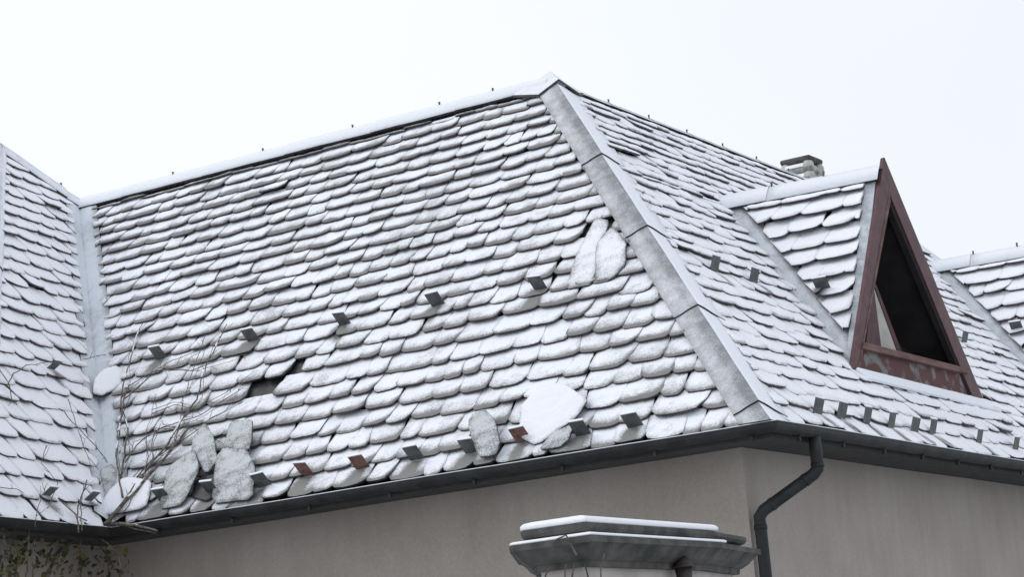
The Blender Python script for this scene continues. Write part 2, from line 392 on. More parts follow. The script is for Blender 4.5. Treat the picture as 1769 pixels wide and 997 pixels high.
mb.poly([PEAK, V(-W, YE, H0+H), V(-2*W+G, YE+W, ZE), V(-2*W+G, 2*W, ZE)], 0)
mb.poly([V(-W, YE, H0+H), HB, V(-2*W+G, YE+W, ZE)], 0)
back = build_h(mb, 'rear_roof', M['snow_b'], recalc=False)

# walls
mb = MB(); wt = H0-.05
wc = V(-OV, OV, 0)
b0 = V(VB.x, VB.y, 0); inner = V(VB.x-OV*.9, OV, 0); e0w = V(E0.x-OV, E0.y+OV, 0)
plan = [e0w, inner, wc, V(-OV, YE+W-OV, 0), V(-2*W+OV, YE+W-OV, 0), V(-2*W+OV, 2*W-OV, 0), V(W0.x+OV, 2*W-OV, 0), V(W0.x+OV, E0.y+OV, 0)]
for i in range(len(plan)):
    p, q = plan[i], plan[(i+1) % len(plan)]
    n_ = max(1, int((q-p).length/1.0))
    mb.poly([p, q, q+V(0, 0, wt), p+V(0, 0, wt)])
wall = build_h(mb, 'wall', M['plaster'], recalc=False)

# eaves: fascia, soffit, gutter
PATH = [V(E0.x-6.0, E0.y-G, H0), V(E0.x+G, E0.y-G, H0), V(VB.x+G*.9, VB.y-G, H0), V(0, 0, H0), V(0, YE+W, H0)]
def sweep(mb, i, prof, closed=True, mi=0):
    """profile (out, z) carried along the i-th run of PATH, mitred where runs meet; out is to the right of travel"""
    def nrm(a, b): d = (b-a).normalized(); return V(d.y, -d.x, 0)
    n1 = nrm(PATH[i], PATH[i+1])
    def mit(j):
        if j == 0 or j == len(PATH)-1: return n1
        a = nrm(PATH[j-1], PATH[j]); b = nrm(PATH[j], PATH[j+1]); m = (a+b).normalized(); return m/max(.2, m.dot(a))
    ms, me_ = mit(i), mit(i+1)
    N_ = 24
    rings = []
    for k in range(N_+1):
        f = k/N_; base = PATH[i].lerp(PATH[i+1], f)
        wob = .006*noise.noise(V(f*5+i*7, 0, 0)) if 0 < k < N_ else 0
        rings.append([mb.vert(PATH[i].lerp(PATH[i+1], f) + ms.lerp(me_, f)*o + V(0, 0, z+wob)) for o, z in prof])
    n_ = len(prof)
    for a, b in zip(rings, rings[1:]):
        for k in range(n_ if closed else n_-1): mb.face((a[k], a[(k+1) % n_], b[(k+1) % n_], b[k]), mi, False)
rg = .072
gp = [(-rg + rg*math.cos(a), rg*1.05*math.sin(a)) for a in [-(math.pi)*k/8 for k in range(9)]]       # outer half round
gi = [(-rg + (rg-.004)*math.cos(a), (rg-.004)*math.sin(a)) for a in [-(math.pi)*k/8 for k in range(8, -1, -1)]]
for i in (1, 2, 3):
    mb = MB(); sweep(mb, i, gp+gi)
    # rolled front bead with a line of snow on it
    sweep(mb, i, [(-.004+.008*math.cos(a), .004+.008*math.sin(a)) for a in [2*math.pi*k/6 for k in range(6)]])
    sweep(mb, i, [(-.010, .010), (.002, .010), (.001, .0165), (-.008, .0165)], mi=1)
    g_ = build_h(mb, 'gutter', [M['gutter'], M['ridge']])
    run = PATH[i+1]-PATH[i]; d = run.normalized(); nn = V(d.y, -d.x, 0)
    if i != 1:
        k = .55
        while k < min(run.length-.2, 12.5):
            hb = MB(); c0 = PATH[i]+d*k
            pts = [c0 + nn*(-rg + (rg+.004)*math.cos(a)) + V(0, 0, (rg*1.05+.004)*math.sin(a)) for a in [-(math.pi)*q/8 for q in range(9)]]
            for p_, q_ in zip(pts[3:6], pts[4:7]):
                hb.box(p_-d*.014, d*.028, q_-p_, (nn*(-rg)+c0-p_).normalized()*-.005)
            hb.box(c0-d*.012+nn*(-rg-.014)+V(0, 0, -rg-.05), d*.024, nn*.03, V(0, 0, .04))
            build_h(hb, 'gutter_bracket', M['gutter'])
            k += .93
    mb = MB(); sweep(mb, i, [(-.150, .0), (-.146, -.105), (-.17, -.107), (-.17, .0)])
    sweep(mb, i, [(-.172, -.088), (-OV-.05, -.080), (-OV-.05, -.06), (-.172, -.06)])
    build_h(mb, 'eaves_board', M['soffit'])

# downpipe: outlet under gutter B, swan neck back to the wall
mb = MB()
o_ = hit((1409, 775), V(-.072, 0, 0), V(1, 0, 0))
k1 = V(o_.x, o_.y, H0-.36); xw = -OV+.09
k2 = hit((1312, 888), V(xw, 0, 0), V(1, 0, 0)); k2.y = hit((1316, 930), V(xw, 0, 0), V(1, 0, 0)).y
pts = [V(o_.x, o_.y, H0-.06), V(o_.x, o_.y, H0-.2), k1+V(0, 0, .06), k1+V(0, 0, .02)]
dv = (k2-k1).normalized()
pts += [k1+dv*.05+V(0, 0, -.0), k1+dv*.12, k2-dv*.12, k2-dv*.05, k2+V(0, 0, -.03), k2+V(0, 0, -.1), V(k2.x, k2.y, 0.05)]
mb.tube(pts, .054, 16)
pipe = build_h(mb, 'downpipe', M['gutter'])
for p_, d_ in ((k1+V(0, 0, .05), V(0, 0, 1)), (k1+dv*.13, dv), (k2-dv*.14, dv), (k2+V(0, 0, -.12), V(0, 0, 1))):
    c = MB(); c.tube([p_-d_*.02, p_+d_*.02], .0585, 16); build_h(c, 'pipe_collar', M['gutter'], pipe)

# ------------------------------------------------------------------ sheet metal: ridges, hips, valleys
def strip(mb, rows, mi=0, thins=None, thick=.006):
    """rows: lists of points across, row after row along"""
    idx = [[mb.vert(p, (thins[i] if thins else 0)) for i, p in enumerate(r)] for r in rows]
    for a, b in zip(idx, idx[1:]):
        for i in range(len(a)-1): mb.face((a[i], a[i+1], b[i+1], b[i]), mi, True)
    # thickness: a dark turned-down rim
    for ed in (0, -1):
        for a, b in zip(rows, rows[1:]):
            pass
def cover(name, a, b, da, db, na, nb, wa, wb, mats, parent, cuts, lift=.075, drop=.02, thin=(0.45, .55, .95, 0, 0, 0), rim=.032, step=.016, zmin=None, level=False):
    """folded cover along the edge a-b: flank on side da (width wa) and on side db (width wb), in overlapping lengths"""
    ax = b-a; L = ax.length; ax.normalize()
    for k in range(len(cuts)-1):
        f0, f1 = cuts[k], cuts[k+1]
        mb = MB(); n_ = max(3, int(L*(f1-f0)/.18)); rows = []
        ts = []
        for q in range(n_+1):
            f = f0+(f1-f0)*q/n_
            hi = lift + step*(1-q/n_)*(1 if len(cuts) > 2 else 0) + .006*noise.noise(a+ax*L*f*3)
            base = a+ax*(L*f) 
            up = (na+nb).normalized()
            edgeA = base+da*wa*(1+.02*noise.noise(V(f*9, 1, k)))+na*(hi-drop); edgeB = base+db*wb*(1+.04*noise.noise(V(f*9, 5, k)))+nb*(hi-drop)
            r = [edgeA-na*rim, edgeA, base+da*wa*.66+na*(hi-.002), base+da*wa*.33+na*(hi+.004), base+da*.02+na*(hi+.004), base+up*(hi*1.2), base+db*.02+nb*(hi+.004), base+db*wb*.5+nb*hi, edgeB, edgeB-nb*rim]
            if level: r = [p+ax*((base.z+.06-p.z)/ax.z) for p in r]
            if zmin: r = [p if p.z > zmin else p+ax*((zmin-p.z)/ax.z) for p in r]
            rows.append(r)
        tv = [1, thin[0], thin[1]*.6, thin[1], thin[2], thin[2], thin[3], thin[4], thin[5], 1]
        idx = [[mb.vert(p, tv[i]+.22*noise.noise(p*1.9)+.35*noise.noise(p*9)) for i, p in enumerate(r)] for r in rows]
        for u_, v_ in zip(idx, idx[1:]):
            for i in range(9):
                mi = 2 if i in (0, 8) else (0 if i < 5 else 1)
                mb.face((u_[i], u_[i+1], v_[i+1], v_[i]), mi, i not in (0, 8))
        # lower end: dark lip of the overlapping sheet
        for r in (rows[0],):
            lo = [mb.vert(p) for p in r[1:-1]]; dn = [mb.vert(p-(na+nb).normalized()*.014) for p in r[1:-1]]
            for i in range(len(lo)-1): mb.face((lo[i], lo[i+1], dn[i+1], dn[i]), 2)
        build_h(mb, name, mats, parent, recalc=False)
hipd = (PEAK-CORN).normalized()
dAh = -(FA.n.cross(hipd)).normalized(); dAh = dAh if dAh.dot(FA.es) < 0 else -dAh
dBh = (FB.n.cross(hipd)).normalized(); dBh = dBh if dBh.dot(FB.es) > 0 else -dBh
def hip_f(px):
    """fraction up the hip for a pixel on it"""
    best = min(range(0, 1001), key=lambda k: (lambda v: (v[0]-px[0])**2+(v[1]-px[1])**2)(proj(CORN.lerp(PEAK, k/1000)+V(.04, -.04, .06))))
    return best/1000
def proj(p):
    d = p-EYE; z = d.dot(fw); return (884.5+F*d.dot(RT)/z, 498.5-F*d.dot(UP)/z)
cuts = [0.0] + [hip_f(q) for q in ((1297, 690), (1192, 528), (1108, 392), (1030, 270))] + [.985]
cover('hip_cover', CORN+dAh*.05-hipd*.10, PEAK+dAh*.02, dAh, dBh, FA.n, FB.n, .195, .29, [M['flash'], M['flash_white'], M['slate']], house, cuts, zmin=ZE+.004, lift=.068, drop=.0, rim=.045)
# ridge A: from the valley top to the peak, with nail heads on the crest
nAb = V(0, -FA.n.y, FA.n.z); dAr = -FA.et; dAb = V(0, -dAr.y, dAr.z)
rc = [0, .115, .3, .48, .66, .83, 1.0]
cover('ridge_cover', VT+V(.02, 0, .02), PEAK+V(-.05, 0, .02), dAr, dAb, FA.n, nAb, .15, .15, [M['ridge'], M['ridge'], M['slate']], house, rc, step=.006, lift=.07, thin=(.5, 0, .0, 0, 0, 0))
nBb = V(-FB.n.x, 0, FB.n.z); dBr = -FB.et; dBb = V(-dBr.x, 0, dBr.z)
RE = V(-W, YE, H0+H)
cover('ridge_cover', PEAK+V(0, .25, -.03), RE+V(0, 0, -.03), dBr, dBb, FB.n, nBb, .055, .14, [M['ridge'], M['ridge'], M['slate']], house, [0, .12, .25, .38, .5, .62, .75, .88, 1], lift=.045, thin=(.2, 0, 0, 0, 0, 0), rim=.05, step=.004, drop=.0)
# far hip of slope B
fh = (RE-HB).normalized(); dfh = (FB.n.cross(fh)); dfh = dfh.normalized() if dfh.y < 0 else -dfh.normalized()
nfh = V(0, FB.n.x, FB.n.z)
cover('hip_cover', HB, RE, dfh, V(-dfh.y*0-.5, .2, -.6).normalized(), FB.n, nfh, .2, .2, [M['ridge'], M['ridge'], M['slate']], house, [0, .25, .5, .75, 1], lift=.05)
# left wing: cap on its upper edge, cover at the frame's edge
capd = (TOP-VT).normalized(); dcc = FC.n.cross(capd); dcc = dcc.normalized() if dcc.z < 0 else -dcc.normalized()
ncb = V(-FC.n.x*.6, .5, FC.n.z+.2).normalized(); dcb = capd.cross(ncb).normalized(); dcb = dcb if dcb.z < 0 else -dcb
cover('ridge_cover', VT-capd*.02, TOP, dcc, dcb, FC.n, ncb, .14, .14, [M['ridge'], M['ridge'], M['slate']], house, [0, .22, 1.0], lift=.075)
lh = (TOP-E0).normalized(); dl1 = FC.n.cross(lh); dl1 = dl1.normalized() if dl1.dot(FC.es) > 0 else -dl1.normalized()
nD = (W0-E0).cross(TOP-E0).normalized(); nD = nD if nD.z > 0 else -nD
dl2 = nD.cross(lh); dl2 = dl2.normalized() if dl2.x < 0 else -dl2.normalized()
cover('hip_cover', E0, TOP, dl1, dl2, FC.n, nD, .10, .2, [M['ridge'], M['ridge'], M['slate']], house, [0, .3, .6, 1.0], lift=.07)
# nail heads / lugs along the ridges
for q in ((300, 317), (455, 277), (610, 238), (760, 197), (853, 171)):
    c0 = VT.lerp(PEAK, 0); f_ = min(range(1001), key=lambda k: abs(proj(VT.lerp(PEAK, k/1000))[0]-q[0]))/1000
    b_ = VT.lerp(PEAK, f_)+V(0, 0, .10); mb = MB(); mb.tube([b_-V(0, 0, .03), b_+V(0, 0, .018), b_+V(.0, 0, .034)], [.009, .011, .016], 7); build_h(mb, 'ridge_lug', M['guard'])
for k in range(1, 9):
    b_ = (PEAK+V(0, .25, 0)).lerp(RE, k/8.0)+V(0, 0, .045); mb = MB(); mb.tube([b_-V(0, 0, .03), b_+V(0, 0, .0), b_+V(.0, 0, .016)], [.009, .010, .014], 7); build_h(mb, 'ridge_lug', M['guard'])
b_ = VT.lerp(TOP, .22)+V(0, 0, .12); mb = MB(); mb.tube([b_-V(0, 0, .05), b_+V(0, 0, .03)], [.012, .016], 7); build_h(mb, 'ridge_lug', M['guard'])
# peak cap: small flared hood where ridges and hip meet
mb = MB(); ap = PEAK+V(-.05, .02, .165)
ra = [PEAK+V(-.42, -.0, .07), PEAK+dAr*.165+V(-.45, 0, 0)+FA.n*.09, CORN.lerp(PEAK, .972)+dAh*.22+FA.n*.095, CORN.lerp(PEAK, .98)+(FA.n+FB.n).normalized()*.12,
      CORN.lerp(PEAK, .98)+dBh*.24+FB.n*.09, PEAK+dBr*.12+V(0, .42, 0)+FB.n*.06, PEAK+V(0, .42, .05), PEAK+V(-.3, .3, -.05)]
ai = mb.vert(ap, .2); ri = [mb.vert(p, .6) for p in ra]
mid = []
for p in ra: mid.append(mb.vert(ap.lerp(p, .5)-V(0, 0, .018), .3))
for i in range(8):
    j = (i+1) % 8; mi = 0 if i < 3 else 1
    mb.face((ai, mid[i], mid[j]), mi, False); mb.face((mid[i], ri[i], ri[j], mid[j]), mi, False)
dn = [mb.vert(Vector(p)-V(0, 0, .03), 1) for p in ra]
for i in range(8): mb.face((ri[i], dn[i], dn[(i+1) % 8], ri[(i+1) % 8]), 2)
build_h(mb, 'peak_cap', [M['ridge'], M['ridge'], M['slate']], recalc=False)
# valley between A and C: a shallow trough of frosted sheet
mb = MB(); vv = VT-VB; Lv = vv.length; rows = []
vdn = vv.normalized()
pa = FA.n.cross(vdn).normalized(); pa = pa if pa.dot(FA.es) > 0 else -pa
pc = FC.n.cross(vdn).normalized(); pc = pc if pc.dot(FC.es) < 0 else -pc
for q in range(41):
    f = q/40*.992; b_ = VB+vv*f
    wv = .27+.012*noise.noise(V(f*6, 0, 2))
    r = [b_+pc*wv*1.0+FC.n*.012, b_+pc*wv+FC.n*.045, b_+pc*wv*.62+FC.n*.05, b_+pc*.07+FC.n*.045+FA.n*.01, b_+(FA.n+FC.n)*.03, b_+pa*.07+FA.n*.045+FC.n*.01, b_+pa*wv*.62+FA.n*.05, b_+pa*wv+FA.n*.045, b_+pa*wv+FA.n*.012]
    rows.append(r)
tv = [1, .75, .2, .1, .35, .1, .2, .85, 1]
idx = [[mb.vert(p, tv[i]+.45*noise.noise(p*1.7)) for i, p in enumerate(r)] for r in rows]
for u_, v_ in zip(idx, idx[1:]):
    for i in range(8): mb.face((u_[i], u_[i+1], v_[i+1], v_[i]), 1 if i in (0, 7) else 0, i not in (0, 7))
build_h(mb, 'valley_gutter', [M['valley'], M['slate']], recalc=False)

# ------------------------------------------------------------------ dormers
def make_dormer(sh, label):
    o = V(0, 0, 0) if sh == 0 else DO; DL, DRt, A, R0 = D1L+o, D1R+o, DA+o, DR+o
    X = V(1, 0, 0)
    FL = Face(DL, (A-R0), A-DL)                                     # left slope: s along its ridge towards the gable
    dorm = empty('dormer'); dorm.parent = house; dorm.matrix_parent_inverse = house.matrix_world.inverted(); dorm['label'] = label
    def part(mb, name, mats, **kw):
        q = mb.build(name, mats, None, **kw); q.parent = dorm; return q
    a_, r_, d_ = FL.st(A), FL.st(R0), FL.st(DL)
    # slates on the left slope; valley side keeps a strip of sheet
    mb = MB()
    mb.poly([FL.P(*r_, 0), FL.P(*d_, 0), FL.P(*a_, 0)], 1)
    lf = off(line_at(d_, r_), .19); rt = off(line_at(d_, a_), -.05)
    tlow = FL.px((1452, 580))[1] if sh == 0 else None
    tl = make_dormer.tl if tlow is None else tlow; make_dormer.tl = tl
    lay_slates(mb, FL, lf, rt, tl, a_[1]-.09, exp=.235, skew=.08, dirt=.35, snow=1.3, lift=.035, wid=(.26, .5), full=30, melt_shade=[FL.px((1418, 489), .1)] if sh == 0 else [])
    part(mb, 'dormer_roof', [M['snow_b'], M['slate']], recalc=False)
    # right slope
    FR = Face(DRt, (R0-A), A-DRt); mb = MB()
    a2, r2, d2 = FR.st(A), FR.st(R0), FR.st(DRt)
    mb.poly([FR.P(*r2, 0), FR.P(*d2, 0), FR.P(*a2, 0)], 1)
    lay_slates(mb, FR, off(line_at(d2, a2), .15), off(line_at(d2, r2), -.3), .3, a2[1]-.09, exp=.215, mirror=True, skew=.3, dirt=.35, lift=.03)
    part(mb, 'dormer_roof', [M['snow_b'], M['slate']], recalc=False)
    # valley sheet and verge sheet on the left slope
    mb = MB(); rows = []
    for q in range(25):
        f = q/24; b_ = DL.lerp(R0, f); tb_ = FL.st(b_); k_ = max(.05, min(1, (line_at(d_, a_)(tb_[1])-tb_[0]-.02)/.27))
        pin = FL.P(*FL.st(b_), 0)
        dirn = FL.es
        rows.append([b_-V(0, .09, 0)+FB.n*.02, b_-V(0, .06, 0)+FB.n*.055, b_+FL.n*.03+FB.n*.03, b_+dirn*.14*k_+FL.n*.025, b_+dirn*.20*k_+FL.n*.012, b_+dirn*.27*k_+FL.n*.01])
    tv = [1, .1, .1, .2, .8, 1.1]
    idx = [[mb.vert(p, max(0, tv[i]+.5*noise.noise(p*2.5))) for i, p in enumerate(r)] for r in rows]
    for u_, v_ in zip(idx, idx[1:]):
        for i in range(5): mb.face((u_[i], u_[i+1], v_[i+1], v_[i]), 0, True)
    part(mb, 'valley_sheet', M['valley'], recalc=False)
    mb = MB()
    va, vb = FL.P(*d_), FL.P(*a_)
    mb.prism([va+FL.n*.05-FL.es*.06, va+FL.n*.05+FL.es*.05, vb+FL.n*.05+FL.es*.06-V(0, 0, .03), vb+FL.n*.05-FL.es*.06-FL.et*.1], -FL.n*.045, thin=.5)
    mb.prism([FR.P(*d2)+FR.n*.05+FR.es*.13, FR.P(*d2)+FR.n*.05, FR.P(*a2)+FR.n*.05-V(0, 0, .03), FR.P(*a2)+FR.n*.05+FR.es*.15-FR.et*.1], -FR.n*.045, thin=.5)
    part(mb, 'verge_sheet', M['valley'])
    # ridge cover of the dormer
    rr = A-R0; nn = FL.n; n2 = FR.n
    for f0, f1 in ((0, .34), (.34, 1.06)) if True else ():
        mb = MB(); rows = []
        for q in range(9):
            f = f0+(f1-f0)*q/8; b_ = R0-rr*.03+rr*1.03*f + V(0, 0, .02); hi = .075+.008*(q/8.0)
            rows.append([b_-FL.et*.17+nn*(hi-.03), b_-FL.et*.17+nn*hi, b_-FL.et*.03+nn*(hi+.004), b_+V(0, 0, hi+.035), b_-FR.et*.03+n2*(hi+.004), b_-FR.et*.17+n2*hi, b_-FR.et*.17+n2*(hi-.03)])
        idx = [[mb.vert(p, .1+.4*noise.noise(p*3)) for p in r] for r in rows]
        for u_, v_ in zip(idx, idx[1:]):
            for i in range(6): mb.face((u_[i], u_[i+1], v_[i+1], v_[i]), 1 if i in (0, 5) else 0, i not in (0, 5))
        mb.face(idx[0], 1)
        lb = b_ = R0+rr*f1+V(0, 0, .14)
        q_ = part(mb, 'ridge_cover', [M['ridge'], M['slate']], recalc=False)
        if f1 < .9:
            mb = MB(); mb.tube([lb-V(0, 0, .06), lb+V(0, 0, .03)], [.01, .014], 7); part(mb, 'ridge_lug', M['guard'])
    lb = R0+rr*.69+V(0, 0, .15); mb = MB(); mb.tube([lb-V(0, 0, .07), lb+V(0, 0, .03)], [.01, .014], 7); part(mb, 'ridge_lug', M['guard'])
    # gable frame: two raking boards meeting in a sharp point, a panel and a sill
    AP = DAP+o; BL = hit((1473, 636), DL-o+V(.08, 0, 0), V(1, 0, 0))+o; BR = hit((1700, 693), DL-o+V(.08, 0, 0), V(1, 0, 0))+o
    gn = (BR-BL).cross(AP-BL).normalized(); gn = gn if gn.x > 0 else -gn
    def inw(P_, k): 
        c = (BL+BR+AP)/3; return P_
    bw = .27
    # inner corner points of the raking boards
    uL = (AP-BL).normalized(); uR = (AP-BR).normalized(); uB = (BR-BL).normalized()
    iL = gn.cross(uL); iL = iL if iL.dot(uB) > 0 else -iL
    iR = gn.cross(uR); iR = iR if iR.dot(-uB) > 0 else -iR
    def cross2(p, u, q, v):
        # intersection in the gable plane
        w_ = q-p; a = u; b = v
        n_ = a.cross(b); return p + a*(w_.cross(b).dot(n_)/n_.dot(n_))
    def gp_(px): return hit(px, BL-o, gn)+o
    iA, iBL, iBR = gp_((1536, 332)), gp_((1482, 640)), gp_((1681, 687))
    for pts in ([BL, iBL, iA, AP], [AP, iA, iBR, BR]):
        mb = MB(); mb.prism(pts, -gn*.05); part(mb, 'raking_board', M['red'], bevel=.004)
    # thin worn edge strip inside the left board and the outer turned edge
    mb = MB(); mb.prism([iBL+gn*.004, iBL+iL*.022+gn*.004, iA-V(0, 0, .1)+iL*.004+gn*.004, iA-V(0, 0, .0)+gn*.004], -gn*.10); part(mb, 'edge_strip', M['redwood'])
    mb = MB(); mb.prism([iBR-gn*.02, iBR+iR*.03-gn*.02, iA-V(0, 0, .1)-gn*.02, iA-gn*.02], -gn*.07); part(mb, 'edge_strip', M['dark'])
    rl1, rr1, rl2, rr2 = gp_((1488, 603)), gp_((1670, 647)), gp_((1490, 592)), gp_((1665, 636))
    mb = MB(); mb.prism([iBL-gn*.03, iBR-gn*.03, rr1-gn*.03, rl1-gn*.03], -gn*.04); part(mb, 'breast_panel', M['peel'])
    mb = MB(); mb.prism([rl1+gn*.02, rr1+gn*.02, rr2+gn*.02, rl2+gn*.02], -gn*.22); part(mb, 'window_rail', M['redwood'], bevel=.005)
    # recess lined with dark boards; a red post and a pale grey sliver behind it
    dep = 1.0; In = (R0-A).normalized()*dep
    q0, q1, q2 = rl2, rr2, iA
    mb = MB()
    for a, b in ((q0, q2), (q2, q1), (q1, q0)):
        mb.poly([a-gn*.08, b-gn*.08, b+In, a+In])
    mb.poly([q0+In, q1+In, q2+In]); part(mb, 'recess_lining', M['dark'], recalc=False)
    pl = DL.x-.32
    def gpt(px): return hit((px[0], px[1]), V(pl, 0, 0), V(1, 0, 0))+o
    if True:
        mb = MB(); mb.prism([gpt((1495, 606)), gpt((1524, 612)), gpt((1511, 507)), gpt((1507, 499))], V(-.04, 0, 0)); part(mb, 'window_post', M['red'])
        mb = MB(); mb.prism([gpt((1523, 612))-V(.01, 0, 0), gpt((1556, 622))-V(.01, 0, 0), gpt((1516, 510))-V(.01, 0, 0), gpt((1511, 497))-V(.01, 0, 0)], V(-.03, 0, 0)); part(mb, 'pale_sliver', M['pale'])
        mb = MB(); mb.prism([gpt((1556, 622)), gpt((1564, 624)), gpt((1514, 492)), gpt((1510, 492))], V(-.05, 0, 0)); part(mb, 'window_post', M['red'])
    # sill with snow, standing proud of the slates
    mb = MB(); s0 = BL+V(.02, .02, -.015); s1 = BR+V(.03, .10, -.02)
    mb.box(s0, s1-s0, FB.n*.03, -FB.et*.17, thin=.1); sill = part(mb, 'sill', M['flash_white'], bevel=.006)
    mb = MB(); mb.box(s0-FB.et*.16-FB.n*.012, s1-s0, -FB.n*.04, FB.et*.1); part(mb, 'sill_shadow', M['slate'])  # dark strip standing in for the shadow beneath the sill
    return dorm, FL
dorm1, FL1 = make_dormer(0.0, 'dormer with the dark red triangular gable')
dorm2, FL2 = make_dormer(DSH, 'farther dormer cut by the right edge')

# ------------------------------------------------------------------ snow guards
def guard(fc, px, parent, mat='guard', w=.155, h=.15, z=.055, lean=.0, yaw=0.0):
    mb = MB(); s_, t_ = fc.px(px, z+h*.5)
    s_ += 0; c = fc.P(s_, t_, z-.02)
    es = (fc.es*math.cos(yaw)+fc.et*math.sin(yaw)); et = fc.n.cross(es)
    nn = (fc.n+et*lean).normalized()
    mb.box(c-es*w/2, es*w, nn*(h+.02), et*.006)                     # upright plate
    mb.box(c-es*w*.13+et*.006-nn*.02, es*w*.26, nn*.006, et*.3)      # strap under the slate above
    mb.box(c-es*w/2+nn*(h+.02), es*w, nn*.008, et*.022, mi=1)       # snow on its top edge
    o = mb.build('snow_guard', [M[mat], M['snow_b']]); o.parent = parent; return o
for q, mt in (((278, 855), 0), ((361, 842), 0), ((449, 829), 0), ((523, 810), 1), ((619, 798), 1), ((713, 782), 0), ((808, 770), 0), ((897, 750), 1), ((1000, 739), 0), ((1091, 726), 0),
              ((271, 608), 0), ((431, 578), 0), ((589, 550), 0), ((750, 516), 0), ((927, 488), 0)):
    g_ = guard(FA, q, house, 'guard_rust' if mt else 'guard', yaw=U(-.12, .12))
    g_.matrix_parent_inverse = house.matrix_world.inverted()
    if mt: g_['label'] = 'rusty red snow guard plate'
for q in ((1243, 456), (1310, 477), (1422, 704), (1463, 711), (1507, 719), (1549, 728), (1589, 736), (1620, 739), (1700, 756), (1763, 769), (1673, 584)):
    g_ = guard(FB, q, house, w=.17, h=.125, lean=.62, yaw=U(-.08, .08)); g_.matrix_parent_inverse = house.matrix_world.inverted()
for q in ((95, 631), (87, 850), (160, 858)):
    g_ = guard(FC, q, house, w=.14, h=.13); g_.matrix_parent_inverse = house.matrix_world.inverted()
g_ = guard(FL1, (1418, 489), dorm1, z=.09); g_ = guard(FL2, (1755, 563), dorm2, z=.09)

# ------------------------------------------------------------------ chimney behind the ridge
ch = hit((1401, 305), V(-W-.25, 0, 0), V(1, 0, 0)); ch.x -= 0
cx0, cy0 = ch.x, ch.y
def ring_stack(mb, pl, prof, mi=0, thin=0.0):
    """pl: plan polygon (ccw), prof: (inset, z) from bottom to top"""
    n_ = len(pl); rings = []
    for ins, z in prof:
        r = []
        for i in range(n_):
            a, b, c = pl[i-1], pl[i], pl[(i+1) % n_]
            d1 = (b-a).normalized(); d2 = (c-b).normalized(); n1 = V(-d1.y, d1.x, 0); n2 = V(-d2.y, d2.x, 0); m = (n1+n2).normalized()
            p = b+m*(ins/max(.3, m.dot(n1))); r.append(mb.vert((p.x, p.y, z), thin))
        rings.append(r)
    for a, b in zip(rings, rings[1:]):
        for k in range(n_): mb.face((a[k], a[(k+1) % n_], b[(k+1) % n_], b[k]), mi)
    mb.face(rings[0][::-1], mi); mb.face(rings[-1], mi)
chim = empty('chimney'); chim.parent = house; chim.matrix_parent_inverse = house.matrix_world.inverted()
cpl = [V(cx0-.42, cy0, 0), V(cx0, cy0, 0), V(cx0, cy0+.42, 0), V(cx0-.42, cy0+.42, 0)]
zt = hit((1403, 266), ch, V(0, 1, 0)).z
mb = MB(); ring_stack(mb, cpl, [(.0, H0+H-1.2), (.0, zt-.12), (.05, zt-.11)]); q_ = mb.build('shaft', M['chimney']); q_.parent = chim
for k, (z0, ins, hh) in enumerate(((zt-.36, -.035, .07), (zt-.21, -.03, .055), (zt-.055, -.02, .05))):
    mb = MB(); ring_stack(mb, cpl, [(ins+.03, z0-.03), (ins, z0), (ins, z0+hh), (ins+.02, z0+hh+.012)]); q_ = mb.build('stone_course', M['stone'] if k == 2 else M['chimney'], bevel=.012); q_.parent = chim
for z0 in (zt-.28, zt-.13):                                          # rounded corner stones between the courses
    for p in cpl[:3]:
        mb = MB(); c = V(p.x, p.y, z0)+(V(cx0-.21, cy0+.21, z0)-V(p.x, p.y, z0)).normalized()*.055
        mb.tube([c-V(0, 0, .05), c-V(0, 0, .02), c+V(0, 0, .02), c+V(0, 0, .06)], [.06, .085, .08, .055], 10); q_ = mb.build('corner_stone', M['pale']); q_.parent = chim
    mb = MB(); mb.box(V(cx0-.36, cy0-.045, z0-.02), V(.28, 0, 0), V(0, .05, 0), V(0, 0, .045)); q_ = mb.build('snow_ledge', M['snow_b']); q_.parent = chim

